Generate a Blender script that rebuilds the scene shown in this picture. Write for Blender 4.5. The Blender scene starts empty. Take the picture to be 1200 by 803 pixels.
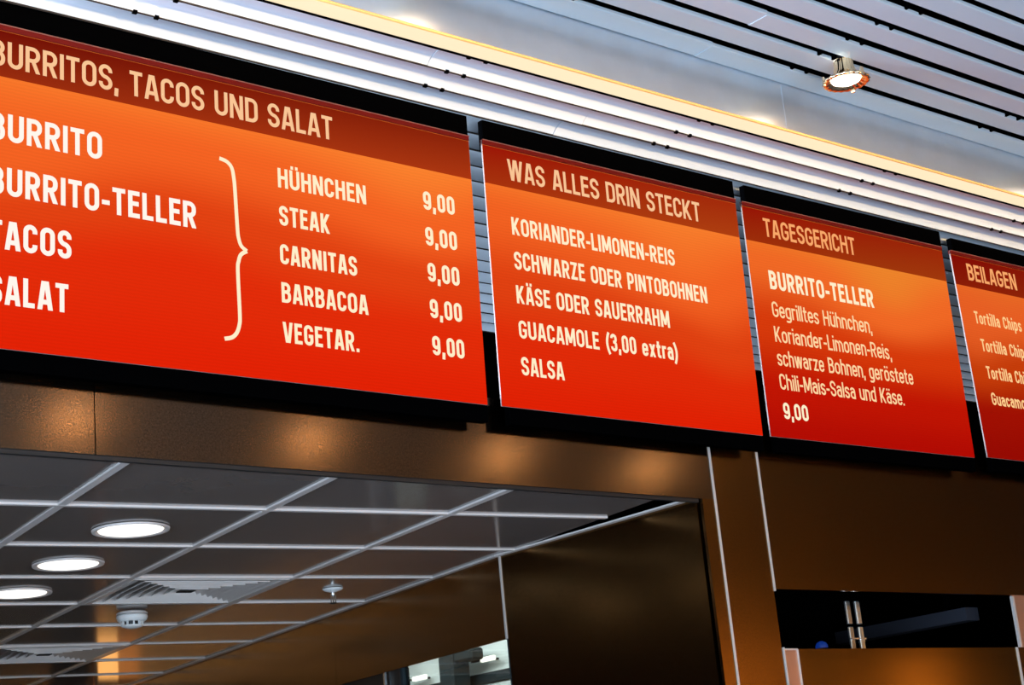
import bpy, bmesh, math, random
from mathutils import Matrix, Vector
random.seed(4)
C = bpy.context.scene.collection
SC = bpy.context.scene
EYE = 1.6                      # eye height: every z below is given relative to the eye and raised by EYE when linked

# ------------------------------------------------------------------ camera
cam = bpy.data.objects.new('camera', bpy.data.cameras.new('camera')); C.objects.link(cam)
RX = Vector((0.77202646, -0.62889412, -0.09201805))
DN = Vector((0.10895222, 0.27357846, -0.95565906))
FW = Vector((0.62618252, 0.72776851, 0.27972922))
m = Matrix((( RX.x, -DN.x, -FW.x, 0), (RX.y, -DN.y, -FW.y, 0), (RX.z, -DN.z, -FW.z, EYE), (0, 0, 0, 1)))
cam.matrix_world = m
cam.data.sensor_width = 36; cam.data.lens = 1979 / 1200 * 36
cam.data.clip_start = .05; cam.data.clip_end = 100
SC.camera = cam
SC.view_settings.view_transform = 'Standard'; SC.view_settings.look = 'None'
SC.view_settings.gamma = 1; SC.view_settings.use_curve_mapping = False
SC.view_settings.exposure = 0.0

# ------------------------------------------------------------------ world and large lights
w = bpy.data.worlds.new('world'); SC.world = w; w.use_nodes = True
w.node_tree.nodes['Background'].inputs[0].default_value = (.50, .60, .74, 1)
w.node_tree.nodes['Background'].inputs[1].default_value = .10

def area(name, loc, target, sx, sy, power, col, spread=180):
    l = bpy.data.lights.new(name, 'AREA'); l.shape = 'RECTANGLE'; l.size = sx; l.size_y = sy
    l.energy = power; l.color = col; l.spread = math.radians(spread)
    o = bpy.data.objects.new(name, l); C.objects.link(o); o.location = (loc[0], loc[1], loc[2] + EYE)
    d = Vector(target) - Vector(loc); o.rotation_euler = d.to_track_quat('-Z', 'Y').to_euler()
    return o
# daylight through the hall's windows on the left, and weaker from the street side behind the camera
area('daylight_left', (-5.5, .6, .0), (3.5, 1.4, 1.6), 6.0, 2.6, 900, (.54, .76, 1.0))
area('daylight_low', (2.5, -3.6, -.9), (3.5, 1.5, 2.2), 9, 1.2, 480, (.64, .82, 1.0))
# warm wash on the far side wall of the hall
area('wall_wash', (9, -3.5, 2.0), (9, -4.2, .3), 14, .2, 330, (1.0, .66, .25), 80)
# unseen warm strip light, added to brighten the canopy's slat lips
area('lip_fill', (3.5, 1.0, 1.50), (3.5, 3.5, 2.14), 12, .05, 15, (1.0, .66, .32), 9)
# cool light added above the kiosk roof to brighten slats between the boards
area('roof_fill', (-1.1, 4.6, 1.55), (4, 4.6, 2.2), 1.5, .6, 1300, (.70, .84, 1.0))

# ------------------------------------------------------------------ materials
def lin(r, g, b):
    f = lambda c: (c/255/12.92) if c/255 <= .04045 else ((c/255+.055)/1.055)**2.4
    return (f(r), f(g), f(b), 1)
def mat(name, col, rough=.5, metal=0., noise=0., nscale=40., bump=0., emit=None, estr=0., spec=.5, aniso=None):
    M = bpy.data.materials.new(name); M.use_nodes = True; nt = M.node_tree; b = nt.nodes['Principled BSDF']
    b.inputs['Base Color'].default_value = col; b.inputs['Roughness'].default_value = rough
    b.inputs['Metallic'].default_value = metal; b.inputs['Specular IOR Level'].default_value = spec
    if emit: b.inputs['Emission Color'].default_value = emit; b.inputs['Emission Strength'].default_value = estr
    if noise or bump:
        tc = nt.nodes.new('ShaderNodeTexCoord'); n = nt.nodes.new('ShaderNodeTexNoise')
        n.inputs['Scale'].default_value = nscale; n.inputs['Detail'].default_value = 5
        mp = nt.nodes.new('ShaderNodeMapping'); nt.links.new(tc.outputs['Object'], mp.inputs[0]); nt.links.new(mp.outputs[0], n.inputs['Vector'])
        if aniso: mp.inputs['Scale'].default_value = aniso
        if noise:
            mx = nt.nodes.new('ShaderNodeMix'); mx.data_type = 'RGBA'; mx.blend_type = 'MULTIPLY'
            mx.inputs['Factor'].default_value = 1
            mr = nt.nodes.new('ShaderNodeMapRange'); mr.inputs['From Min'].default_value = .3; mr.inputs['From Max'].default_value = .7
            mr.inputs['To Min'].default_value = 1 - noise; mr.inputs['To Max'].default_value = 1 + noise
            nt.links.new(n.outputs['Fac'], mr.inputs['Value'])
            mx.inputs['A'].default_value = col; nt.links.new(mr.outputs[0], mx.inputs['B'])
            nt.links.new(mx.outputs['Result'], b.inputs['Base Color'])
        if bump:
            bp = nt.nodes.new('ShaderNodeBump'); bp.inputs['Strength'].default_value = bump; bp.inputs['Distance'].default_value = .002
            nt.links.new(n.outputs['Fac'], bp.inputs['Height']); nt.links.new(bp.outputs[0], b.inputs['Normal'])
    return M
M = {}
M['bronze'] = mat('bronze_sheet', (.18, .13, .095, 1), .145, 1., .35, 200, .02)
M['bronze_in'] = mat('bronze_sheet_side', (.20, .105, .036, 1), .20, 1., .18, 160, .01)
M['bronze_low'] = mat('bronze_sheet_low', (.24, .135, .045, 1), .12, 1., .14, 160, .01)
M['slat'] = mat('pale_aluminium', (.54, .62, .70, 1), .42, .25, .03, 3)
M['slat_low'] = mat('pale_lacquered_aluminium', (.58, .65, .74, 1), .38, .15, .02, 3)
M['hall_slat'] = mat('dull_hall_ceiling', (.08, .08, .08, 1), .6)
M['satin'] = mat('satin_aluminium', (.70, .75, .80, 1), .30, .9, .05, 8, .01)
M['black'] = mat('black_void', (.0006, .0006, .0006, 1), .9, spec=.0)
M['blackmetal'] = mat('black_metal', (.0006, .0006, .0007, 1), .7, spec=.0)
M['tile'] = mat('dark_ceiling_tile', (.19, .15, .135, 1), .14, 0, .04, 4, 0, spec=.6)
M['tbar'] = mat('grey_grid_bar', (.76, .66, .62, 1), .4, .1)
M['trim'] = mat('bright_joint_strip', (.62, .54, .50, 1), .35, .3)
M['white'] = mat('white_plastic', (.88, .86, .84, 1), .4)
M['louvre'] = mat('beige_metal_louvre', (.78, .70, .66, 1), .35, .1)
M['ring'] = mat('steel_ring', (.55, .53, .52, 1), .25, .9)
M['steel'] = mat('polished_steel', (.8, .8, .8, 1), .25, .9)
M['dark'] = mat('dark_paint', (.012, .010, .010, 1), .5)
M['floor'] = mat('grey_stone_floor', (.34, .36, .39, 1), .35, 0, .15, 4)
M['ochre'] = mat('ochre_plaster', (.62, .36, .13, 1), .6, 0, .15, 2)
M['pillar'] = mat('dark_pillar', (.02, .016, .014, 1), .5)
M['brass'] = mat('brass_reflector', (.86, .64, .40, 1), .14, 1.)
M['edge'] = mat('pale_panel_edge', (.40, .31, .29, 1), .4)
M['bead'] = mat('dull_red_bead', (.22, .09, .07, 1), .5, spec=.1)
M['joint_shade'] = mat('brown_grey_shade', (.035, .028, .024, 1), .7, spec=.1)  # dark tone standing for shade under the slat lips
M['rededge'] = mat('dark_red_frame', lin(96, 16, 10), .5, spec=.1)
M['duct'] = mat('grey_blue_metal', (.035, .036, .05, 1), .5, .3)
M['whitewall'] = mat('white_wall', (.80, .88, .87, 1), .5)
M['teal'] = mat('dark_teal_metal', (.02, .03, .034, 1), .6, spec=.2)
M['copper'] = mat('copper_trim', (.55, .30, .20, 1), .35, .7)
M['led'] = mat('warm_diffuser', (.05, .05, .04, 1), .5, emit=(1.0, .82, .54, 1), estr=.98, spec=.1)
M['amber'] = mat('amber_glow_strip', (.1, .05, .02, 1), .5, emit=(1.0, .45, .12, 1), estr=2.2)
M['amberlip'] = mat('amber_plastic_lip', (.55, .33, .12, 1), .4, emit=(.9, .42, .10, 1), estr=.35)
M['disc'] = mat('white_diffuser', (.8, .8, .8, 1), .5, emit=(1.0, .94, .82, 1), estr=1.7)
M['bulb'] = mat('glowing_bulb', (.8, .8, .8, 1), .5, emit=(1.0, .88, .70, 1), estr=12.0)
M['tube'] = mat('glowing_tube', (.8, .8, .8, 1), .5, emit=(1.0, .96, .80, 1), estr=1.6)
M['blue'] = mat('blue_glow', (.01, .03, .1, 1), .4, emit=(.004, .04, .36, 1), estr=.4)

def glass(name):
    G = bpy.data.materials.new(name); G.use_nodes = True
    b = G.node_tree.nodes['Principled BSDF']; b.inputs['Transmission Weight'].default_value = 1
    b.inputs['Roughness'].default_value = .01; b.inputs['IOR'].default_value = 1.45; b.inputs['Base Color'].default_value = (.93, .98, .97, 1)
    return G
M['glass'] = glass('clear_glass')

# print of a menu board: vertical orange-to-red print with broad warm patches and fine lines
def board_mat(name, H, stops, patches, strength):
    B = bpy.data.materials.new(name); B.use_nodes = True; nt = B.node_tree; N = nt.nodes.new; Lk = nt.links.new
    b = nt.nodes['Principled BSDF']; b.inputs['Base Color'].default_value = (.02, .004, .001, 1)
    b.inputs['Roughness'].default_value = .4; b.inputs['Specular IOR Level'].default_value = .0
    tc = N('ShaderNodeTexCoord'); sp = N('ShaderNodeSeparateXYZ'); Lk(tc.outputs['Object'], sp.inputs[0])
    def math_(op, a, bb=None, v=None):
        n = N('ShaderNodeMath'); n.operation = op
        if hasattr(a, 'default_value'): Lk(a, n.inputs[0])
        else: n.inputs[0].default_value = a
        if bb is not None:
            if hasattr(bb, 'default_value'): Lk(bb, n.inputs[1])
            else: n.inputs[1].default_value = bb
        return n.outputs[0]
    v = math_('DIVIDE', sp.outputs['Z'], H)
    acc = v
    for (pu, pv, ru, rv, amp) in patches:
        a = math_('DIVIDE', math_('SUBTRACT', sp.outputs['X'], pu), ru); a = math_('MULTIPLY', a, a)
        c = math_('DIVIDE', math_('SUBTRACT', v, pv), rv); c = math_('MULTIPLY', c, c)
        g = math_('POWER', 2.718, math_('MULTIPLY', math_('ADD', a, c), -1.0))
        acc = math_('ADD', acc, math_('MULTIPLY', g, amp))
    r = N('ShaderNodeValToRGB'); cr = r.color_ramp
    while len(cr.elements) < len(stops): cr.elements.new(.5)
    for e, (p, c) in zip(cr.elements, stops): e.position = p; e.color = lin(*c)
    cr.interpolation = 'EASE'
    Lk(acc, r.inputs[0])
    wv = N('ShaderNodeTexWave'); wv.bands_direction = 'Z'; wv.inputs['Scale'].default_value = 34; wv.inputs['Distortion'].default_value = 1.5
    wv.inputs['Detail'].default_value = 2; Lk(tc.outputs['Object'], wv.inputs[0])
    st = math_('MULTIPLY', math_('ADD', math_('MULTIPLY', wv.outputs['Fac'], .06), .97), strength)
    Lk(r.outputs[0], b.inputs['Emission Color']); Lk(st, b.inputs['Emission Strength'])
    return B
def glow(name, col, s=1.0):
    return mat(name, (.01, .01, .005, 1), .4, emit=lin(*col), estr=s, spec=0)

# ------------------------------------------------------------------ helpers
def tag(o, label=None, cat=None, group=None, kind=None):
    if label: o['label'] = label
    if cat: o['category'] = cat
    if group: o['group'] = group
    if kind: o['kind'] = kind
    return o
def thing(name, label, cat, loc, rotz=0, group=None):
    o = bpy.data.objects.new(name, None); o.empty_display_size = .05; C.objects.link(o)
    o.location = (loc[0], loc[1], loc[2] + EYE); o.rotation_euler = (0, 0, rotz)
    return tag(o, label, cat, group)
def struct(name, parent=None, loc=(0, 0, 0), rotz=0, label=None):
    o = bpy.data.objects.new(name, None); o.empty_display_size = .05; C.objects.link(o)
    o.location = (loc[0], loc[1], loc[2] + EYE); o.rotation_euler = (0, 0, rotz); o['kind'] = 'structure'
    if label: o['label'] = label
    return o
def link(name, me, material, parent=None, loc=None):
    o = bpy.data.objects.new(name, me); C.objects.link(o)
    if material is not None and len(me.materials) == 0:
        for x in (material if isinstance(material, (list, tuple)) else [material]): me.materials.append(x)
    if parent: o.parent = parent
    if loc: o.location = loc
    if not parent: o.location.z += EYE
    return o
def bmobj(name, bm, material, parent=None, loc=None, smooth=False):
    bmesh.ops.recalc_face_normals(bm, faces=bm.faces[:])
    me = bpy.data.meshes.new(name); bm.to_mesh(me); bm.free()
    if smooth:
        for p in me.polygons: p.use_smooth = True
    return link(name, me, material, parent, loc)
def box_bm(x0, x1, y0, y1, z0, z1, bm=None, bev=0):
    bm = bm or bmesh.new()
    b2 = bmesh.new() if bev else bm
    vs = [b2.verts.new((x, y, z)) for x in (x0, x1) for y in (y0, y1) for z in (z0, z1)]
    for f in ((0, 1, 3, 2), (4, 6, 7, 5), (0, 4, 5, 1), (2, 3, 7, 6), (0, 2, 6, 4), (1, 5, 7, 3)): b2.faces.new([vs[i] for i in f])
    if bev:
        bmesh.ops.recalc_face_normals(b2, faces=b2.faces[:])
        bmesh.ops.bevel(b2, geom=b2.edges[:], offset=bev, segments=1, affect='EDGES')
        t = bpy.data.meshes.new('t'); b2.to_mesh(t); b2.free(); bm.from_mesh(t); bpy.data.meshes.remove(t)
    return bm
def box(name, x0, x1, y0, y1, z0, z1, material, parent=None, bev=0):
    return bmobj(name, box_bm(x0, x1, y0, y1, z0, z1, bev=bev), material, parent)
def lathe_bm(prof, n=40, bm=None, petals=0, amp=0):
    bm = bm or bmesh.new(); rings = []
    for (r, z) in prof:
        ring = []
        for i in range(n):
            a = 2*math.pi*i/n
            rr = r*(1 + (amp*math.cos(petals*a) if petals else 0))
            ring.append(bm.verts.new((rr*math.cos(a), rr*math.sin(a), z)))
        rings.append(ring)
    for a, b in zip(rings, rings[1:]):
        for i in range(n): bm.faces.new((a[i], a[(i+1) % n], b[(i+1) % n], b[i]))
    return bm, rings
def disc_cap(bm, ring): bm.faces.new(ring)
def extrude_x(name, prof, x0, x1, material, parent, smooth_idx=None):
    """closed (y,z) profile extruded along x"""
    bm = bmesh.new()
    a = [bm.verts.new((x0, y, z)) for y, z in prof]; b = [bm.verts.new((x1, y, z)) for y, z in prof]
    n = len(prof)
    for i in range(n):
        f = bm.faces.new((a[i], a[(i+1) % n], b[(i+1) % n], b[i]))
        if smooth_idx and i in smooth_idx: f.smooth = True
    bm.faces.new(a); bm.faces.new(list(reversed(b)))
    bmesh.ops.recalc_face_normals(bm, faces=bm.faces[:])
    me = bpy.data.meshes.new(name); bm.to_mesh(me); bm.free()
    return link(name, me, material, parent)

# ------------------------------------------------------------------ hall: floor, hall walls
box('floor', -8, 18, -4.4, 12, -1.7, -1.6, M['floor'])['kind'] = 'structure'
box('wall_back', -8, 18, -4.4, -4.2, -1.6, 2.45, M['ochre'])['kind'] = 'structure'
pr = struct('trim_1')
pr.location = (0, 0, EYE)
for x, wd in ((1.5, .45), (4.6, .45), (7.2, .45), (13.15, .66), (14.32, .32), (15.95, .14)): box('pillar', x, x+wd, -4.2, -3.9, -1.6, 2.3, M['pillar'], pr)

# ------------------------------------------------------------------ upper ceiling: open metal slats with black gaps
H2 = 2.30; P2 = .1165
up = struct('ceiling')
def upper_profile(y0, y1):
    t = .012; c = .004
    return [(y0+c, H2), (y1-c, H2), (y1, H2+c), (y1, H2+t), (y0, H2+t), (y0, H2+c)]
edges = [(3.1825, 3.268)]
yc = 3.165
for k in range(14):
    hi = yc - k*P2 - .0175; lo = yc - (k+1)*P2 + .0175
    edges.append((lo, hi))
joints = {0: 3.679, 1: 3.02, 2: 3.676, 3: 4.9, 4: 3.68, 5: 4.6, 6: 3.1}
for k, (lo, hi) in enumerate(edges):
    j = joints.get(k, 3.2 + (k % 3)*.7)
    dz = .0015 if k % 2 else -.0015
    for (a, b, off) in ((-1.2, j-.0007, 0), (j+.0007, 9.0, dz)):
        o = extrude_x('ceiling_slat', upper_profile(lo+abs(off)*1.2, hi+abs(off)*1.2), a, b, M['slat'], up); o.location.z = off
box('ceiling_panel', -8, 18, -4.4, 1.50, H2, H2+.03, M['hall_slat'], up)
box('ceiling_void', -8, 18, 1.50, 3.60, H2+.16, H2+.2, M['black'], up)
box('ceiling_void', -8, 18, 3.262, 3.270, H2+.045, H2+.16, M['black'], up)
for x in (2.04, 3.06, 4.08, 5.10, 6.12):
    bm = box_bm(x-.02, x+.02, 1.6, 3.26, H2+.03, H2+.10)
    for k in range(0, 14):
        y = 3.165 - k*P2
        for s in (-.035, .035): box_bm(x+s-.005, x+s+.005, y+.006, y+.027, H2+.003, H2+.034, bm)
    bmobj('slat_carrier', bm, M['blackmetal'], up)

# vertical satin bulkhead between the two ceilings
bk = struct('trim_2')
for a, b in ((-1.2, 1.55), (1.553, 4.090), (4.093, 6.60), (6.603, 9.0)):
    box('bulkhead_sheet', a, b, 3.272, 3.285, 2.137, 2.345, M['satin'], bk)
box('joint_strip', 4.088, 4.095, 3.2710, 3.274, 2.135, 2.30, M['satin'], bk)

# ------------------------------------------------------------------ lower ceiling: closed slats with a rolled lip
H1 = 2.131; P1 = .1052
low = struct('ceiling')
def low_profile(y0):
    y1 = y0 + P1 - .004; d = .027
    pts = [(y0, H1+d), (y0+.038, H1+d)]
    for i in range(1, 15):
        t = i/14; pts.append((y0+.038+(P1-.042)*t, H1+d - d*(t**2.5)))
    n = len(pts)
    pts += [(y1, H1+.038), (y0, H1+.038)]
    return pts, set(range(0, n-1))
lowj = {0: (2.752, ), 1: (3.439,), 2: (3.406,)}
Y0 = 3.352
nlow = 20
for k in range(nlow):
    y = Y0 + k*P1; prof, sm = low_profile(y)
    js = [-1.2] + list(lowj.get(k, (2.4 + (k*37 % 11)*.3,))) + [9.0]
    for i in range(len(js)-1):
        o = extrude_x('ceiling_slat', prof, js[i]+.001, js[i+1]-.001, M['slat_low'], low)
        o.location.z = -.0012 if (i+k) % 2 else 0
bm = bmesh.new()  # dark strips put in for the shade line under each slat lip
for k in range(nlow): box_bm(-1.2, 9, Y0+(k+1)*P1-.0055, Y0+(k+1)*P1-.0005, H1-.0022, H1+.03, bm)
bmobj('shade_strip', bm, M['joint_shade'], low)
for x in (1.92, 2.854, 3.786, 4.72, 5.65):
    bm = box_bm(x-.02, x+.02, 3.36, 5.44, H1+.036, H1+.08)
    for k in range(0, 3):
        y = Y0 + k*P1
        for s in (-.031, .031): box_bm(x+s-.006, x+s+.006, y-.008, y+.002, H1-.006, H1+.045, bm)
    bmobj('slat_carrier', bm, M['blackmetal'], low)
box('ceiling_void', -1.2, 9, 3.29, 5.5, H1+.19, H1+.23, M['black'], low)

# warm light strip along the front edge of the lower ceiling
ls = thing('light_strip', 'long warm white light strip along the front edge of the lower slatted ceiling', 'light', (0, 0, 0))
box('diffuser', -1.2, 9, 3.279, 3.342, H1-.001, H1+.02, M['led'], ls)
box('front_lip', -1.2, 9, 3.272, 3.279, H1-.001, H1+.005, M['amberlip'], ls)
box('back_rail', -1.2, 9, 3.342, 3.350, H1-.004, H1+.02, M['blackmetal'], ls)

# ------------------------------------------------------------------ portal: bronze fascia and walls
fas = struct('wall_front')
for a, b in ((-.35, 1.8425), (1.8455, 4.030)):
    box('bronze_sheet', a, b, 3.75, 3.762, .995, 1.256, M['bronze'], fas)
box('fascia_return', -.35, 3.97, 3.762, 3.775, .985, 1.20, M['dark'], fas)
box('bronze_sheet', 3.975, 4.030, 3.75, 3.762, -1.6, .995, M['bronze_in'], fas)
box('bronze_sheet', 4.038, 4.2615, 3.75, 3.762, -1.6, 1.256, M['bronze_in'], fas)
box('bronze_sheet', 4.2685, 6.6, 3.75, 3.762, .705, 1.256, M['bronze_in'], fas)
tr = struct('trim_3')
box('joint_strip', 4.030, 4.0375, 3.746, 3.757, -1.6, 1.25, M['trim'], tr)
box('joint_strip', 4.2615, 4.2685, 3.746, 3.757, .698, 1.25, M['trim'], tr)
# roof of the kiosk and the black wall above it
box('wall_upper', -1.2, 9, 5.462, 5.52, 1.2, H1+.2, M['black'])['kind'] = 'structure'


# side wall of the portal, then the inner wall turned by seven degrees
sw = struct('wall_right')
box('bronze_sheet', 3.972, 3.985, 3.775, 4.797, -1.6, 1.0, M['bronze_in'], sw)
iw = struct('wall_inner', loc=(3.972, 4.803, 0), rotz=math.radians(-7.18))
# local: x = into the wall, y = along it
def iwbox(n, y0, y1, x0, x1, z0, z1, mm, bev=0): return box(n, x0, x1, y0, y1, z0, z1, mm, iw, bev)
iwbox('bronze_sheet', .004, 1.40, 0, .012, .694, 1.0, M['bronze_in'])
iwbox('bronze_sheet', 1.403, 2.80, 0, .012, .694, 1.0, M['bronze_in'])
iwbox('bronze_sheet', 2.803, 4.4, 0, .012, .694, 1.0, M['bronze_in'])
iwbox('joint_strip', -.004, .005, -.004, .006, .694, .998, M['trim'])
iwbox('dark_panel', .84, 4.4, .03, .05, -1.6, .70, M['dark'])
wi = struct('window_1', loc=(3.972, 4.803, 0), rotz=math.radians(-7.18))
box('pane', .022, .028, .018, .83, -.6, .694, M['glass'], wi)
box('window_frame', .01, .045, .826, .845, -.6, .694, M['teal'], wi)
box('window_frame', .01, .045, 0.0, .018, -.6, .694, M['teal'], wi)
box('mullion', .012, .022, .985, .995, -.6, .70, M['steel'], wi)

# bright room added behind that pane, standing for the white hall mirrored in it
room = struct('wall_far')
box('white_panel', 6.5, 6.55, 7.2, 9.3, .96, 1.4, M['whitewall'], room)
box('white_panel', 6.5, 6.55, 7.2, 9.3, -1.6, .90, M['whitewall'], room)
box('white_ceiling', 4.7, 6.5, 4.9, 9.3, 1.5, 1.55, M['whitewall'], room)
box('dark_rail', 6.48, 6.55, 7.2, 9.3, .90, .96, M['teal'], room)
cn = thing('column', 'dark teal column mirrored in the pane, built in the added white room', 'column', (6.35, 8.2, -1.6))
for nm, x0, x1, y0, y1, z0, z1 in (('shaft', -.07, .07, -.07, .07, 0, 2.70), ('bracket', -.05, .05, -.24, .07, 2.63, 2.70)):
    box(nm, x0, x1, y0, y1, z0, z1, M['teal'], cn, bev=.012)
for i, (y0, y1, z, lab) in enumerate(((7.89, 8.02, 1.03, 'short glowing lamp right of the dark column, mirrored in the window pane'), (8.58, 8.72, 1.005, 'short glowing lamp left of the dark column, mirrored in the window pane'))):
    t = thing('tube_lamp', lab, 'light', (6.42, (y0+y1)/2, z), group='tube lamps of the added white room')
    h = (y1-y0)/2
    box('tube', -.012, .012, -h, h, -.014, .014, M['tube'], t, bev=.005)
    box('lamp_holder', -.008, .008, h, h+.09, -.006, .004, M['dark'], t)
    box('wall_arm', .008, .08, -.006, .006, -.006, .006, M['dark'], t)
area('room_light', (5.5, 8.0, 1.35), (6.5, 8.2, .9), 1.6, .25, 13, (.93, 1.0, .98))  # lights the added room

# ------------------------------------------------------------------ inner suspended ceiling
g0 = Vector((2.6539, 4.2703)); th = math.radians(-7.18)
E1 = Vector((math.cos(th), math.sin(th))); E2 = Vector((-E1.y, E1.x)); CX, CY = .6291, .5834
def G(i, j): return g0 + E1*(i*CX) + E2*(j*CY)
def clip(poly, px, py, nx, ny):
    out = []
    for i in range(len(poly)):
        a, b = poly[i], poly[(i+1) % len(poly)]
        da = (a[0]-px)*nx + (a[1]-py)*ny; db = (b[0]-px)*nx + (b[1]-py)*ny
        if da >= 0: out.append(a)
        if (da >= 0) != (db >= 0):
            t = da/(da-db); out.append((a[0]+(b[0]-a[0])*t, a[1]+(b[1]-a[1])*t))
    return out
WALLN = (-math.cos(th), -math.sin(th))
def clip_all(poly):
    poly = [tuple(p) for p in poly]
    for args in ((0, 3.776, 0, 1), (3.970, 0, -1, 0), (3.970, 4.80, WALLN[0], WALLN[1]), (-.3, 0, 1, 0)):
        if args[0] == 3.970 and args[1] == 0: continue
        poly = clip(poly, *args)
        if len(poly) < 3: return None
    # the straight portal side only limits the first metre
    q = clip(poly, 3.970, 0, -1, 0) if sum(p[1] for p in poly)/len(poly) < 4.85 else poly
    return q if len(q) >= 3 else None
def prism(poly, z0, z1, bm=None, holes=None):
    bm = bm or bmesh.new()
    a = [bm.verts.new((x, y, z0)) for x, y in poly]; b = [bm.verts.new((x, y, z1)) for x, y in poly]; n = len(poly)
    bm.faces.new(a); bm.faces.new(list(reversed(b)))
    for i in range(n): bm.faces.new((a[i], b[i], b[(i+1) % n], a[(i+1) % n]))
    return bm
ic = struct('ceiling')
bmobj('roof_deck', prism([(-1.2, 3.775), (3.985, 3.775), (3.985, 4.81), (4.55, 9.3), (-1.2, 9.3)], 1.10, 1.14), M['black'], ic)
ZC = 1.0
vents = {(0, 2), (0, 5)}
lights = {(-1, 0), (-1, 1), (-1, 2)}
for i in range(-4, 4):
    for j in range(-1, 8):
        if (i, j) in vents: continue
        gq = .010
        c = [G(i, j)+E1*gq+E2*gq, G(i+1, j)-E1*gq+E2*gq, G(i+1, j+1)-E1*gq-E2*gq, G(i, j+1)+E1*gq-E2*gq]
        poly = clip_all(c)
        if not poly: continue
        ar = abs(sum(poly[k][0]*poly[(k+1) % len(poly)][1]-poly[(k+1) % len(poly)][0]*poly[k][1] for k in range(len(poly))))/2
        if ar < .004: continue
        dz = random.uniform(-.001, .001)
        bmobj('ceiling_tile', prism(poly, ZC+.004+dz, ZC+.02), M['tile'], ic)
def bar(p, q, wd, z0, z1):
    d = (q-p).normalized(); nn = Vector((-d.y, d.x))*wd/2
    poly = clip_all([p-nn, q-nn, q+nn, p+nn])
    if poly: bmobj('grid_bar', prism(poly, z0, z1), M['tbar'], ic)
for j in range(-1, 9): bar(G(-5, j), G(5, j), .018, ZC-.002, ZC+.012)
for i in range(-4, 4): bar(G(i, -2), G(i, 9), .024, ZC-.0015, ZC+.012)
box('edge_angle', 3.948, 3.972, 3.776, 4.80, ZC-.003, ZC+.003, M['tbar'], ic)
ea = box('edge_angle', -.024, 0, 0, 4.3, ZC-.003, ZC+.003, M['tbar'], iw)
box('wall_far', -.3, 9, 9.25, 9.3, -1.6, 1.1, M['bronze_in'])['kind'] = 'structure'
box('wall_left', -.35, -.3, 3.776, 9.3, -1.6, 1.1, M['bronze_in'])['kind'] = 'structure'

# round recessed downlights
dl = [((2.389, 4.634), 'round recessed ceiling downlight, nearest and rightmost of the three lit ones'),
      ((2.457, 5.215), 'middle one of the three round lit ceiling downlights'),
      ((2.535, 5.791), 'farthest round lit ceiling downlight, cut by the left picture edge')]
for (x, y), lab in dl:
    t = thing('ceiling_downlight', lab, 'light', (x, y, ZC), group='round downlights in the dark ceiling')
    bm, r = lathe_bm([(.098, .004), (.100, -.001), (.112, -.004), (.1165, -.0035), (.118, .002)], 48)
    bmobj('rim', bm, M['tbar'], t, smooth=True)
    bm, r = lathe_bm([(.099, .002), (.0965, -.002), (.05, -.0065), (.012, -.0075)], 48); disc_cap(bm, r[-1])
    bmobj('diffuser', bm, M['disc'], t, smooth=True)
    l = bpy.data.lights.new('downlight_lamp', 'SPOT'); l.energy = 12; l.spot_size = math.radians(150); l.shadow_soft_size = .09; l.color = (1, .86, .66)
    lo = bpy.data.objects.new('downlight_lamp', l); C.objects.link(lo); lo.location = (x, y, ZC-.02+EYE)

# square four-way air vents, nested louvre blades
def vent(i, j, lab):
    c = G(i+.5, j+.5); t = thing('air_vent', lab, 'vent', (c.x, c.y, ZC), th, 'square air vents in the dark ceiling')
    W, D = CX/2-.013, CY/2-.013
    bm = bmesh.new()
    f = .022
    for (x0, x1, y0, y1) in ((-W, W, -D, -D+f), (-W, W, D-f, D), (-W, -W+f, -D+f, D-f), (W-f, W, -D+f, D-f)): box_bm(x0, x1, y0, y1, -.004, .004, bm)
    bmobj('frame', bm, M['louvre'], t)
    box('back_plate', -W, W, -D, D, .055, .06, M['dark'], t)
    nr = 7
    for r in range(nr):
        o_ = 1 - (f/W) - r*.118; i_ = o_ - .125
        if i_ < .06: i_ = .06
        zo, zi = .034, -.003
        # four blades per ring, sloping down and outwards
        for k in range(4):
            def corner(s, kk, z):
                sx = (-1, 1, 1, -1)[kk]; sy = (-1, -1, 1, 1)[kk]
                return (sx*W*s, sy*D*s, z)
            a = corner(o_, k, zi); b = corner(o_, (k+1) % 4, zi); cc = corner(i_+.02, (k+1) % 4, zo); d = corner(i_+.02, k, zo)
            bm = bmesh.new(); lo = [bm.verts.new(p) for p in (a, b, cc, d)]; hi = [bm.verts.new((p[0], p[1], p[2]+.003)) for p in (a, b, cc, d)]
            bm.faces.new(lo); bm.faces.new(list(reversed(hi)))
            for q in range(4): bm.faces.new((lo[q], hi[q], hi[(q+1) % 4], lo[(q+1) % 4]))
            bmobj('blade', bm, M['louvre'], t)
    box('centre_plate', -.03, .03, -.025, .025, -.002, .002, M['dark'], t)
vent(0, 2, 'square four-way air vent with pale louvres above the smoke detector')
vent(0, 5, 'square four-way air vent in the bottom left corner, behind the smoke detector')

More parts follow.
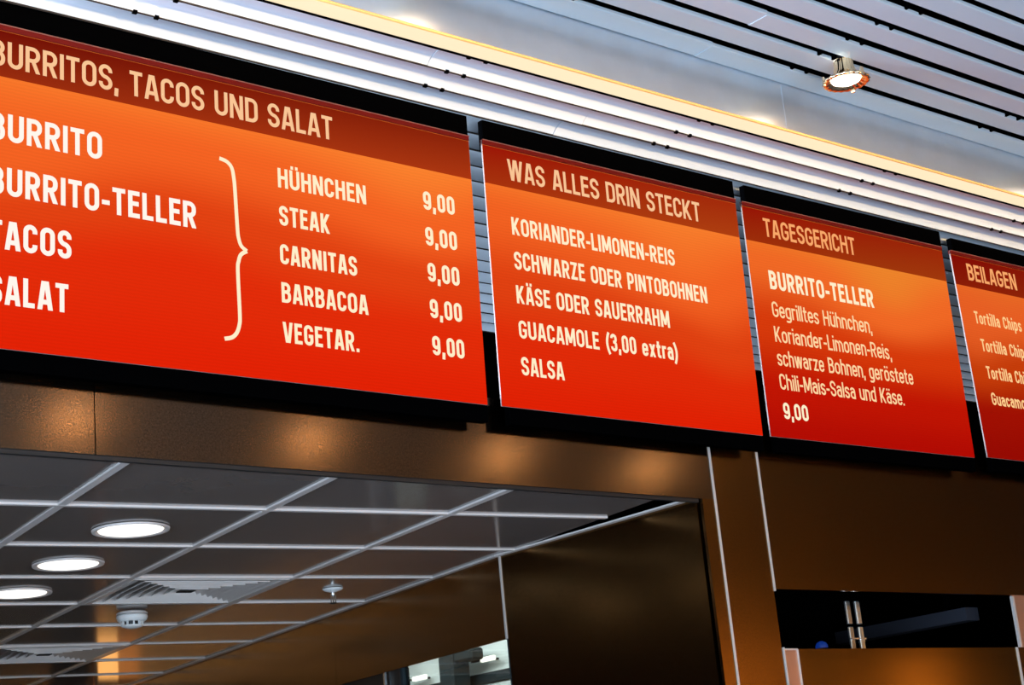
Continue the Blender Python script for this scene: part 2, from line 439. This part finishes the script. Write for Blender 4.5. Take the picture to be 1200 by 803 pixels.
# smoke detector
sd = thing('smoke_detector', 'white round smoke detector hanging under the dark ceiling near the vent', 'detector', (3.175, 6.17, ZC))
bm, r = lathe_bm([(.012, .0), (.055, .0), (.062, -.006), (.062, -.012)], 40); bmobj('base_plate', bm, M['louvre'], sd, smooth=True)
bm, r = lathe_bm([(.046, -.012), (.060, -.014), (.062, -.022), (.058, -.034), (.050, -.040)], 40); bmobj('housing', bm, M['white'], sd, smooth=True)
bm = bmesh.new()
for k in range(10):
    a = 2*math.pi*k/10; b2 = box_bm(-.004, .004, -.003, .003, -.056, -.038)
    bmesh.ops.transform(b2, matrix=Matrix.Rotation(a, 4, 'Z') @ Matrix.Translation((.040, 0, 0)), verts=b2.verts[:])
    tm = bpy.data.meshes.new('t'); b2.to_mesh(tm); b2.free(); bm.from_mesh(tm); bpy.data.meshes.remove(tm)
bmobj('cage', bm, M['white'], sd)
bm, r = lathe_bm([(.030, -.040), (.028, -.054)], 24); bmobj('sensor_core', bm, M['dark'], sd, smooth=True)
bm, r = lathe_bm([(.043, -.054), (.040, -.060), (.020, -.066), (.004, -.067)], 32); disc_cap(bm, r[-1]); disc_cap(bm, r[0]); bmobj('cap', bm, M['white'], sd, smooth=True)
# sprinkler
sp = thing('sprinkler', 'small chrome ceiling sprinkler with round plate near the bronze side wall', 'sprinkler', (3.742, 5.575, ZC))
bm, r = lathe_bm([(.004, -.012), (.014, -.010), (.034, -.004), (.041, .001), (.041, .003)], 32); bmobj('escutcheon', bm, M['white'], sp, smooth=True)
bm, r = lathe_bm([(.008, -.008), (.0095, -.020), (.007, -.026), (.005, -.030)], 16); bmobj('nozzle', bm, M['ring'], sp, smooth=True)
bm = bmesh.new(); box_bm(-.012, -.009, -.002, .002, -.052, -.020, bm); box_bm(.009, .012, -.002, .002, -.052, -.020, bm); box_bm(-.012, .012, -.002, .002, -.054, -.050, bm); box_bm(-.002, .002, -.002, .002, -.052, -.028, bm)
bmobj('yoke', bm, M['ring'], sp)
bm, r = lathe_bm([(.003, -.058), (.014, -.056), (.015, -.054), (.003, -.054)], 20); bmobj('deflector', bm, M['dark'], sp, smooth=True)

# ------------------------------------------------------------------ hatch on the right: dark recess, steel posts, cabinet front
rc = struct('wall_hatch')
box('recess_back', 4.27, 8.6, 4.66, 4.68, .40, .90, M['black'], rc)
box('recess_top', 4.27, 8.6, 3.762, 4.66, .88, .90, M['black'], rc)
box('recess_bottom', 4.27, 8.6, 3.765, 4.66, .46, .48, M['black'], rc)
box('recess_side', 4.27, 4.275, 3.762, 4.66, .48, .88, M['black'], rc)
cf = struct('wall_counter')
box('bronze_sheet', 4.338, 5.571, 3.75, 3.762, -1.6, .507, M['bronze_low'], cf)
box('bronze_sheet', 5.583, 6.6, 3.75, 3.762, -1.6, .507, M['bronze_in'], cf)
tf = struct('trim_4')
box('copper_sheet', 4.270, 4.336, 3.751, 3.758, -1.6, .504, M['copper'], tf)
box('joint_strip', 4.2655, 4.2705, 3.745, 3.757, -1.6, .512, M['trim'], tf)
box('joint_strip', 4.334, 4.338, 3.746, 3.757, -1.6, .506, M['trim'], tf)
box('joint_strip', 4.270, 4.336, 3.746, 3.757, .503, .508, M['trim'], tf)
tg = struct('trim_5')
box('joint_strip', 5.600, 5.612, 3.746, 3.757, .508, .700, M['trim'], tg)
box('bronze_sheet', 5.612, 6.6, 3.752, 3.762, .507, .705, M['copper'], tg)
box('joint_strip', 5.572, 5.582, 3.746, 3.757, -1.6, .507, M['trim'], tg)
pp = thing('steel_post', 'polished steel double post standing inside the dark hatch', 'post', (4.925, 3.96, .48))
for x, mm in ((-.034, M['ring']), (.020, M['steel'])):
    for z0, z1 in ((.05, .135), (.143, .228)):
        box('post_bar', x-.012, x+.013, 0, .012, z0-.0, z1, mm, pp, bev=.003)
box('cross_bar', -.048, .036, -.004, 0, .088, .093, M['steel'], pp)
box('foot', -.05, .04, -.001, .02, 0, .05, M['blackmetal'], pp)
bl = thing('indicator_light', 'small round blue glowing light low in the dark hatch', 'light', (4.70, 3.95, .48))
bm, r = lathe_bm([(.024, 0), (.024, .055)], 20); disc_cap(bm, r[0]); disc_cap(bm, r[1]); bmobj('stem', bm, M['blackmetal'], bl)
bm, r = lathe_bm([(.022, .055), (.022, .064), (.017, .074), (.006, .080)], 20); disc_cap(bm, r[-1]); bmobj('lens', bm, M['blue'], bl, smooth=True)
dk = thing('duct', 'dim grey metal duct running back inside the dark hatch', 'duct', (5.62, 3.95, .64))
bm = box_bm(-.04, .04, 0, .66, .0, .05); bmobj('casing', bm, M['duct'], dk)
box('hanger', -.01, .01, .1, .12, .05, .24, M['blackmetal'], dk)

# ------------------------------------------------------------------ spotlights
def spotlight(x, y, lab, group='brass spotlights under the slatted ceiling', power=30, petals=True):
    t = thing('ceiling_spotlight', lab, 'light', (x, y, H2), 0, group)
    bm, r = lathe_bm([(.030, .0), (.031, -.020), (.036, -.040), (.048, -.054), (.064, -.064), (.073, -.067), (.076, -.073), (.070, -.077), (.057, -.071), (.040, -.058), (.026, -.040)], 96, petals=20, amp=.035)
    bmobj('reflector', bm, M['brass'], t, smooth=True)
    bm, r = lathe_bm([(.046, -.068), (.034, -.074), (.012, -.077)], 32); disc_cap(bm, r[-1]); bmobj('lamp_glass', bm, M['bulb'], t, smooth=True)
    for k in range(3):
        a = 2*math.pi*k/3 + .4
        b2 = box_bm(.070, .077, -.006, .006, -.084, -.052, bev=.001)
        bmesh.ops.rotate(b2, cent=(0, 0, 0), matrix=Matrix.Rotation(a, 3, 'Z'), verts=b2.verts[:])
        bmobj('clip', b2, M['brass'], t)
    bm, r = lathe_bm([(.030, .004), (.022, .015), (.022, .03)], 20); disc_cap(bm, r[-1]); bmobj('socket', bm, M['dark'], t)
    l = bpy.data.lights.new('spot_lamp', 'SPOT'); l.spot_size = math.radians(168); l.spot_blend = .1; l.energy = power; l.color = (1.0, .52, .18); l.shadow_soft_size = .045
    lo = bpy.data.objects.new('spot_lamp', l); C.objects.link(lo); lo.location = (x, y, H2-.13+EYE)
spotlight(4.150, 3.055, 'lit brass spotlight with a petalled reflector under the open slatted ceiling', power=3)
for x, side in ((2.70, 'left'), (5.65, 'right')):
    spotlight(x, 3.055, 'lit brass ceiling spotlight just outside the picture, %s of the visible one' % side, power=3)
for x, lab in ((3.60, 'hall spotlight mirrored as the leftmost amber glow on the bronze fascia'), (4.99, 'hall spotlight mirrored as the second amber glow from the left on the fascia'),
               (6.34, 'hall spotlight mirrored as the amber glow under the gap between boards'), (7.56, 'hall spotlight mirrored as the rightmost amber glow on the fascia')):
    spotlight(x, -.06, lab, 'brass spotlights of the hall row', power=3.2)

# glowing panel added far inside as a lit wall, mirrored in the glossy ceiling
al = thing('amber_panel', 'tall amber glowing panel added at the far end as lit wall, seen mirrored in the dark ceiling', 'light', (4.43, 8.92, .70))
box('glow_panel', -.06, .055, -.02, 0, 0, .24, M['amber'], al)
box('panel_frame', -.065, .058, 0, .04, -.02, .26, M['dark'], al)

# ------------------------------------------------------------------ stroke font (flat print on the boards)
def fillet(pts, closed, rdef):
    out = []; n = len(pts)
    for i, p in enumerate(pts):
        r = p[2] if len(p) > 2 else 0
        if r is True: r = rdef
        if (not closed and i in (0, n-1)) or not r: out.append((p[0], p[1])); continue
        a = pts[i-1]; b = pts[(i+1) % n]; P = Vector((p[0], p[1])); A = Vector((a[0], a[1]))-P; B = Vector((b[0], b[1]))-P
        la, lb = A.length, B.length
        ra = min(r, la*(.5 if (closed or 0 < (i-1) % n) and len(a) > 2 else 1), lb*(.5 if len(b) > 2 else 1))
        ang = A.angle(B); d = ra
        p0 = P + A.normalized()*d; p1 = P + B.normalized()*d
        for k in range(7):
            t = k/6; q = p0*(1-t)**2 + P*2*t*(1-t)*.5858*1.0 + p1*t**2
            # rational quadratic (circular) weight
            wq = (1-t)**2 + 2*t*(1-t)*.7071 + t**2
            q = (p0*(1-t)**2 + P*2*t*(1-t)*.7071 + p1*t**2)/wq
            out.append((q.x, q.y))
    return out
def stroke_quads(pts, closed, h):
    P = [Vector(p) for p in pts]
    Q = [P[0]]
    for p in P[1:]:
        if (p-Q[-1]).length > 1e-5: Q.append(p)
    if closed and (Q[0]-Q[-1]).length < 1e-5: Q.pop()
    n = len(Q); L = []; R = []
    for i in range(n):
        if closed: a, b = Q[i-1], Q[(i+1) % n]
        else: a, b = Q[max(i-1, 0)], Q[min(i+1, n-1)]
        d1 = (Q[i]-a); d2 = (b-Q[i])
        if d1.length < 1e-9: d1 = d2
        if d2.length < 1e-9: d2 = d1
        d1 = d1.normalized(); d2 = d2.normalized()
        n1 = Vector((-d1.y, d1.x)); n2 = Vector((-d2.y, d2.x)); mm = (n1+n2)
        mm = mm.normalized() if mm.length > 1e-6 else n1
        k = h/max(mm.dot(n1), .35); L.append(Q[i]+mm*k); R.append(Q[i]-mm*k)
    qs = []
    for i in range(n if closed else n-1):
        j = (i+1) % n; qs.append([tuple(L[i]), tuple(L[j]), tuple(R[j]), tuple(R[i])])
    return qs
def glyph(ch, s, k):
    """s stroke width, k horizontal scale -> (advance width, [(pts, closed, clip)])"""
    h = s/2; T = 1-h; B = h; X = .745; XT = X-h; D = -.24+h; S = []
    W = {'A': .56, 'B': .53, 'C': .52, 'D': .54, 'E': .45, 'G': .54, 'H': .55, 'I': .0, 'K': .55, 'L': .43, 'M': .70, 'N': .57, 'O': .55, 'P': .51, 'R': .54,
         'S': .52, 'T': .50, 'U': .55, 'V': .56, 'W': .82, 'Z': .49, '0': .50, '3': .48, '9': .50, ',': .0, '.': .0, '-': .30, '(': .24, ')': .24, ' ': .26,
         'a': .46, 'c': .44, 'd': .48, 'e': .47, 'g': .48, 'h': .47, 'i': .0, 'l': .0, 'm': .74, 'n': .47, 'o': .49, 'p': .48, 'r': .33, 's': .44, 't': .33,
         'u': .47, 'w': .68, 'x': .48, 'z': .43}
    base = {'Ü': 'U', 'Ä': 'A', 'ö': 'o', 'ü': 'u', 'ä': 'a'}
    dots = ch in base; c = base.get(ch, ch)
    w = W[c]*k
    if c in 'I.,il': w = s
    l = h; r = w-h; q = True
    def st(*p, closed=False, clip=None): S.append((list(p), closed, clip))
    def V_(x, a, b): st((x, a), (x, b))
    CL = (0, 1); CX_ = (0, X)
    rr = True
    if c == 'A': st((h*.75, -.06), (w/2-h*.42, 1.06), clip=CL); st((w-h*.75, -.06), (w/2+h*.42, 1.06), clip=CL); st((w*.2, .27), (w*.8, .27))
    elif c == 'B': V_(l, 0, 1); st((0, T), (r-.02, T, q), (r-.02, .53, q), (l, .53)); st((l, .53), (r, .53, q), (r, B, q), (0, B))
    elif c == 'C': st((r, .69), (r, T, q), (l, T, q), (l, B, q), (r, B, q), (r, .31))
    elif c == 'D': V_(l, 0, 1); st((0, T), (r, T, q), (r, B, q), (0, B))
    elif c == 'E': V_(l, 0, 1); st((0, T), (w, T)); st((0, .53), (w*.92, .53)); st((0, B), (w, B))
    elif c == 'G': st((r, .70), (r, T, q), (l, T, q), (l, B, q), (r, B, q), (r, .46), (w*.5, .46))
    elif c == 'H': V_(l, 0, 1); V_(r, 0, 1); st((l, .53), (r, .53))
    elif c == 'I': V_(h, 0, 1)
    elif c == 'K': V_(l, 0, 1); st((l, .30), (w-h*.7, 1.05), clip=CL); st((w*.36, .52), (w-h*.85, -.05), clip=CL)
    elif c == 'L': V_(l, 0, 1); st((0, B), (w, B))
    elif c == 'M': V_(l, 0, 1); V_(r, 0, 1); st((h*1.0, 1.06), (w/2, .16), clip=CL); st((w-h*1.0, 1.06), (w/2, .16), clip=CL)
    elif c == 'N': V_(l, 0, 1); V_(r, 0, 1); st((h*.95, 1.04), (w-h*.95, -.04), clip=CL)
    elif c in 'O0': st((l, T, q), (r, T, q), (r, B, q), (l, B, q), closed=True)
    elif c == 'P': V_(l, 0, 1); st((0, T), (r, T, q), (r, .44, q), (l, .44))
    elif c == 'R': V_(l, 0, 1); st((0, T), (r-.01, T, q), (r-.01, .47, q), (l, .47)); st((w*.50, .47), (w-h*.85, -.05), clip=CL)
    elif c == 'S': st((r, .70), (r, T, q), (l, T, q), (l, .54, q), (r, .47, q), (r, B, q), (l, B, q), (l, .30))
    elif c == 'T': st((0, T), (w, T)); V_(w/2, 0, 1)
    elif c == 'U': st((l, 1), (l, B, q), (r, B, q), (r, 1))
    elif c == 'V': st((h*.75, 1.06), (w/2-h*.42, -.06), clip=CL); st((w-h*.75, 1.06), (w/2+h*.42, -.06), clip=CL)
    elif c == 'W':
        for a, b in ((h*.7, w*.29), (w*.5-h*.3, w*.29), (w*.5+h*.3, w*.71), (w-h*.7, w*.71)): st((a, 1.06), (b, -.06), clip=CL)
    elif c == 'Z': st((0, T), (w, T)); st((0, B), (w, B)); st((h, .0), (w-h, 1.0), clip=CL)
    elif c == '9': st((l, T, q), (r, T, q), (r, .40, q), (l, .40, q), closed=True); st((r, .70), (r, B, q), (l, B, q), (l, .24))
    elif c == '3': st((l, .74), (l, T, q), (r, T, q), (r, .53, q), (w*.38, .53)); st((w*.38, .53), (r, .53, q), (r, B, q), (l, B, q), (l, .26))
    elif c == ',': st((h, s), (h*.7, -.17))
    elif c == '.': V_(h, 0, s*1.02)
    elif c == '-': st((0, .39), (w, .39))
    elif c == '(': st((w, 1.04), (h*.8, .75, .3), (h*.8, .10, .3), (w, -.20))
    elif c == ')': st((0, 1.04), (r*1.1, .75, .3), (r*1.1, .10, .3), (0, -.20))
    elif c == 'a': st((l, .55), (l, XT, q), (r, XT, q), (r, 0)); st((r, .45), (l, .45, q), (l, B, q), (r, B, .06))
    elif c == 'c': st((r, .50), (r, XT, q), (l, XT, q), (l, B, q), (r, B, q), (r, .24))
    elif c == 'd': st((l, XT, q), (r, XT, .06), (r, B, .06), (l, B, q), closed=True); V_(r, 0, 1)
    elif c == 'e': st((l, .37), (r, .37), (r, XT, q), (l, XT, q), (l, B, q), (r, B, q), (r, .22))
    elif c == 'g': st((l, XT, q), (r, XT, .06), (r, B, .06), (l, B, q), closed=True); st((r, X), (r, D, q), (l, D, q), (l, D+.06))
    elif c == 'h': V_(l, 0, 1); st((l, XT), (r, XT, q), (r, 0))
    elif c == 'i': V_(h, 0, X); V_(h, .87, .87+s)
    elif c == 'l': V_(h, 0, 1)
    elif c == 'm': V_(l, 0, X); st((l, XT), (w/2, XT, q), (w/2, 0)); st((w/2, XT), (r, XT, q), (r, 0))
    elif c == 'n': V_(l, 0, X); st((l, XT), (r, XT, q), (r, 0))
    elif c == 'o': st((l, XT, q), (r, XT, q), (r, B, q), (l, B, q), closed=True)
    elif c == 'p': st((l, XT, .06), (r, XT, q), (r, B, q), (l, B, .06), closed=True); V_(l, -.24, X)
    elif c == 'r': V_(l, 0, X); st((l, .45), (l, XT, q), (w, XT))
    elif c == 's': st((r, .55), (r, XT, q), (l, XT, q), (l, .41, q), (r, .34, q), (r, B, q), (l, B, q), (l, .22))
    elif c == 't': st((w*.42, .96), (w*.42, B, q), (w, B)); st((0, XT), (w, XT))
    elif c == 'u': st((l, X), (l, B, q), (r, B, q), (r, .2)); V_(r, 0, X)
    elif c == 'w':
        for a, b in ((h*.7, w*.29), (w*.5-h*.3, w*.29), (w*.5+h*.3, w*.71), (w-h*.7, w*.71)): st((a, X+.06), (b, -.06), clip=CX_)
    elif c == 'x': st((h*.8, -.05), (w-h*.8, X+.05), clip=CX_); st((h*.8, X+.05), (w-h*.8, -.05), clip=CX_)
    elif c == 'z': st((0, XT), (w, XT)); st((0, B), (w, B)); st((h, .0), (w-h, X), clip=CX_)
    if dots:
        y = (1.06 if ch.isupper() else .87); d = min(s, w*.26)
        for x in (w*.27, w*.73): S.append(([(x-d/2, y+d/2), (x+d/2, y+d/2)], False, None))
    return w, S
def text_width(txt, s, k, tr): return sum(glyph(c, s, k)[0] for c in txt) + tr*(len(txt)-1)
def lettering(name, txt, u0, u1, v, cap, s, material, parent, y=-.0016, tr=None):
    tr = s*.62 if tr is None else tr
    Wt = (u1-u0)/cap; lo, hi = .3, 2.5
    for _ in range(40):
        k = (lo+hi)/2
        if text_width(txt, s, k, tr) < Wt: lo = k
        else: hi = k
    bm = bmesh.new(); x = 0
    for ch in txt:
        if ch == ' ' and len(bm.verts): bmobj(name, bm, material, parent); bm = bmesh.new()
        wd, S = glyph(ch, s, k)
        rd = min(.26, max(.08, (wd-s)*.5))
        for pts, closed, cl in S:
            for quad in stroke_quads(fillet(pts, closed, rd), closed, s/2):
                if cl:
                    quad = clip(quad, 0, cl[0], 0, 1)
                    if len(quad) >= 3: quad = clip(quad, 0, cl[1], 0, -1)
                if len(quad) < 3: continue
                vs = [bm.verts.new((u0+(x+a)*cap, y, v+b*cap)) for a, b in quad]
                try: bm.faces.new(vs)
                except ValueError: pass
        x += wd+tr
    return bmobj(name, bm, material, parent)

# ------------------------------------------------------------------ menu boards
HB = .844
def menu_board(lab, x, z, yaw, tilt, roll, u0, u1, pmat, hmat, lines, rail):
    t = thing('menu_board', lab, 'sign', (x, 3.68, z), group='orange menu boards above the bronze fascia')
    t.rotation_mode = 'YXZ'; t.matrix_world = Matrix.Translation((x, 3.68, z+EYE)) @ Matrix.Rotation(yaw, 4, 'Z') @ Matrix.Rotation(tilt, 4, 'X') @ Matrix.Rotation(roll, 4, 'Y')
    bm = box_bm(u0, u1, 0, .005, 0, HB); bmesh.ops.recalc_face_normals(bm, faces=bm.faces[:])
    for f in bm.faces: f.material_index = 0 if f.normal.y < -.9 else 1
    p = bmobj('panel', bm, [pmat, M['edge']], t)
    bmobj('header_band', box_bm(u0+.001, u1-.001, -.0008, .0, .704, HB-.016), hmat, p)
    fr = bmobj('top_frame', box_bm(u0, u1, -.004, .010, HB-.015, HB+.003, bev=.002), M['rededge'], t)
    bmobj('frame_bead', box_bm(u0, u1, -.0055, -.003, HB-.001, HB+.0015), M['bead'], t)
    bmobj('top_rail', box_bm(u0+rail[0], u1+rail[1], .012, .034, HB-.020, 2.129-z), M['blackmetal'], t)
    bmobj('bottom_rail', box_bm(u0+.035, u1+.004, .006, .032, -.050, .03), M['blackmetal'], t)
    bmobj('backing_plate', box_bm(u0+.055, u1-.03, .005, .028, .03, HB-.02), M['blackmetal'], t)
    for k in range(3):
        uu = u0 + (u1-u0)*(.15+.35*k); bmobj('wall_bracket', box_bm(uu-.02, uu+.02, .032, .066, -.03, .02), M['blackmetal'], t)
    for (txt, a, b, v, cap, s, mm) in lines: lettering('lettering', txt, a, b, v, cap, s, mm, p)
    return t, p
TH = glow('print_peach', (255, 200, 150), .95); TH2 = glow('print_orange_peach', (255, 170, 105), .95)
TW = glow('print_white', (255, 246, 235)); TC = glow('print_cream', (255, 238, 200)); TL = glow('print_light_cream', (255, 214, 160)); TL2 = glow('print_pale_yellow', (255, 205, 140))
st1 = [(0, (222, 26, 0)), (.22, (222, 38, 4)), (.45, (222, 62, 14)), (.70, (240, 96, 32)), (1, (250, 140, 50))]
st3 = [(0, (176, 0, 0)), (.20, (190, 12, 0)), (.45, (214, 56, 8)), (.72, (240, 104, 36)), (1, (236, 140, 44))]
st4 = [(0, (150, 0, 0)), (.22, (160, 6, 0)), (.5, (200, 60, 8)), (.75, (235, 96, 36)), (1, (236, 120, 40))]
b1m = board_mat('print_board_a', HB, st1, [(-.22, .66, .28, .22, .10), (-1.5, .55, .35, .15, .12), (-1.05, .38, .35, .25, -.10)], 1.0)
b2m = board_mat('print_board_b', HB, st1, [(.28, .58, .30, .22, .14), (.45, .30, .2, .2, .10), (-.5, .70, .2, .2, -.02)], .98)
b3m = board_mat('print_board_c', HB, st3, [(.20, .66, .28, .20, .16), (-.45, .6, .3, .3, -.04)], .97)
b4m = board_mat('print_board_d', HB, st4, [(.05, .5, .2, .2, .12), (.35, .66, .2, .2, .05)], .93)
def head_mat(name, stops, u0, u1):
    Hm = bpy.data.materials.new(name); Hm.use_nodes = True; nt = Hm.node_tree; b = nt.nodes['Principled BSDF']
    b.inputs['Base Color'].default_value = (.01, .001, .001, 1); b.inputs['Roughness'].default_value = .4; b.inputs['Specular IOR Level'].default_value = 0
    tc = nt.nodes.new('ShaderNodeTexCoord'); s = nt.nodes.new('ShaderNodeSeparateXYZ'); nt.links.new(tc.outputs['Object'], s.inputs[0])
    mr = nt.nodes.new('ShaderNodeMapRange'); mr.inputs['From Min'].default_value = HB; mr.inputs['From Max'].default_value = .70
    nt.links.new(s.outputs['Z'], mr.inputs['Value'])
    mu = nt.nodes.new('ShaderNodeMapRange'); mu.inputs['From Min'].default_value = u0; mu.inputs['From Max'].default_value = u1; mu.inputs['To Max'].default_value = .6
    nt.links.new(s.outputs['X'], mu.inputs['Value'])
    ad = nt.nodes.new('ShaderNodeMath'); ad.operation = 'ADD'; nt.links.new(mr.outputs[0], ad.inputs[0]); nt.links.new(mu.outputs[0], ad.inputs[1])
    dv = nt.nodes.new('ShaderNodeMath'); dv.operation = 'DIVIDE'; nt.links.new(ad.outputs[0], dv.inputs[0]); dv.inputs[1].default_value = 1.6
    r = nt.nodes.new('ShaderNodeValToRGB'); nt.links.new(dv.outputs[0], r.inputs[0])
    r.color_ramp.elements[0].color = lin(*stops[0]); r.color_ramp.elements[1].color = lin(*stops[1])
    nt.links.new(r.outputs[0], b.inputs['Emission Color']); b.inputs['Emission Strength'].default_value = 1
    return Hm
h1 = head_mat('header_print_a', ((98, 0, 0), (170, 54, 14)), -1.6, 0)
h2 = head_mat('header_print_b', ((150, 10, 2), (172, 62, 14)), -.56, .56)
h3 = head_mat('header_print_c', ((146, 10, 2), (158, 56, 10)), -.57, .57)
h4 = head_mat('header_print_d', ((124, 2, 2), (140, 36, 6)), 0, .6)
BS, LS, HS = .185, .135, .145
L1 = [('BURRITOS, TACOS UND SALAT', -1.507, -.497, .7305, .071, .150, TH),
      ('BURRITO', -1.507, -1.2087, .532, .0735, 0.16799999999999998, TW), ('BURRITO-TELLER', -1.507, -.942, .3895, .0735, 0.16799999999999998, TW),
      ('TACOS', -1.507, -1.2934, .250, .0735, 0.16799999999999998, TW), ('SALAT', -1.507, -1.3017, .110, .0735, 0.16799999999999998, TW),
      ('HÜHNCHEN', -.686, -.3934, .5535, .0575, 0.16799999999999998, TC), ('STEAK', -.686, -.5222, .4430, .0575, 0.16799999999999998, TC),
      ('CARNITAS', -.688, -.4371, .3310, .0575, 0.16799999999999998, TC), ('BARBACOA', -.688, -.4063, .2210, .0575, 0.16799999999999998, TC), ('VEGETAR.', -.688, -.4431, .1085, .0575, 0.16799999999999998, TC)]
for v in (.5755, .4640, .3530, .2420, .1305): L1.append(('9,00', -.189, -.0735, v, .0575, .18, TC))
L2 = [('WAS ALLES DRIN STECKT', -.4655, .3739, .729, .070, .150, TH),
      ('KORIANDER-LIMONEN-REIS', -.4680, .2271, .5495, .0577, 0.16199999999999998, TC), ('SCHWARZE ODER PINTOBOHNEN', -.4690, .3628, .4378, .0577, 0.16199999999999998, TC),
      ('KÄSE ODER SAUERRAHM', -.4710, .1727, .3287, .0577, 0.16199999999999998, TC), ('GUACAMOLE', -.4724, -.1486, .2184, .0565, 0.16199999999999998, TC),
      ('(3,00 extra)', -.118, .1941, .2205, .0575, .165, TC), ('SALSA', -.474, -.3055, .1030, .0575, 0.16199999999999998, TC)]
L3 = [('TAGESGERICHT', -.4680, .0281, .7310, .069, .150, TH2), ('BURRITO-TELLER', -.4744, .0916, .5350, .0690, .182, TC),
      ('Gegrilltes Hühnchen,', -.480, .0573, .4325, .0570, .130, TL), ('Koriander-Limonen-Reis,', -.4837, .150, .3415, .0570, .130, TL),
      ('schwarze Bohnen, geröstete', -.4865, .2582, .2560, .0570, .130, TL), ('Chili-Mais-Salsa und Käse.', -.4893, .1856, .1705, .0565, .130, TL), ('9,00', -.4890, -.3625, .0665, .0580, .18, TC)]
L4 = [('BEILAGEN', .0923, .4254, .7325, .071, .160, TH2), ('Tortilla Chips', .0837, .4008, .5505, .0512, .165, TL2), ('Tortilla Chips', .0935, .4106, .4362, .0512, .165, TL2),
      ('Tortilla Chips', .0957, .4128, .3240, .0512, .165, TL2), ('Guacamole', .0962, .3676, .2165, .0510, .165, TL2)]
t1, p1 = menu_board('largest orange menu board with the heading BURRITOS, TACOS UND SALAT and prices', 3.0497, 1.2105, -.0066, .0204, .0073, -1.60, 0, b1m, h1, L1, (.01, .008))
menu_board('orange menu board with the heading WAS ALLES DRIN STECKT', 3.6672, 1.2104, -.0079, .0198, .0056, -.560, .560, b2m, h2, L2, (.017, .011))
menu_board('orange menu board with the heading TAGESGERICHT and a single price', 4.8444, 1.2117, -.0067, .0154, -.0006, -.5677, .5677, b3m, h3, L3, (.037, .020))
menu_board('orange menu board with the heading BEILAGEN at the right picture edge', 5.5023, 1.2209, .0023, -.0087, -.0017, 0, 1.13, b4m, h4, L4, (.040, .01))
# printed curly brace
br = [(-.8675, .6035), (-.845, .598), (-.8305, .583), (-.825, .555), (-.8225, .52), (-.8185, .41), (-.8155, .382), (-.808, .362), (-.7915, .3505),
      (-.810, .338), (-.818, .318), (-.8215, .29), (-.8195, .17), (-.8215, .142), (-.830, .118), (-.845, .103), (-.8675, .0965)]
def catmull(P, n=5):
    out = []
    for i in range(len(P)-1):
        p0 = Vector(P[max(i-1, 0)]); p1_ = Vector(P[i]); p2 = Vector(P[i+1]); p3 = Vector(P[min(i+2, len(P)-1)])
        for k in range(n):
            t = k/n; out.append(tuple(.5*((2*p1_)+(p2-p0)*t+(2*p0-5*p1_+4*p2-p3)*t*t+(3*p1_-p0-3*p2+p3)*t**3)))
    out.append(P[-1]); return out
bm = bmesh.new()
for half in (br[:9], br[8:]):
    for qd in stroke_quads(catmull(half), False, .0055):
        try: bm.faces.new([bm.verts.new((a, -.0016, b)) for a, b in qd])
        except ValueError: pass
bmobj('brace_mark', bm, TH if False else TC, p1)
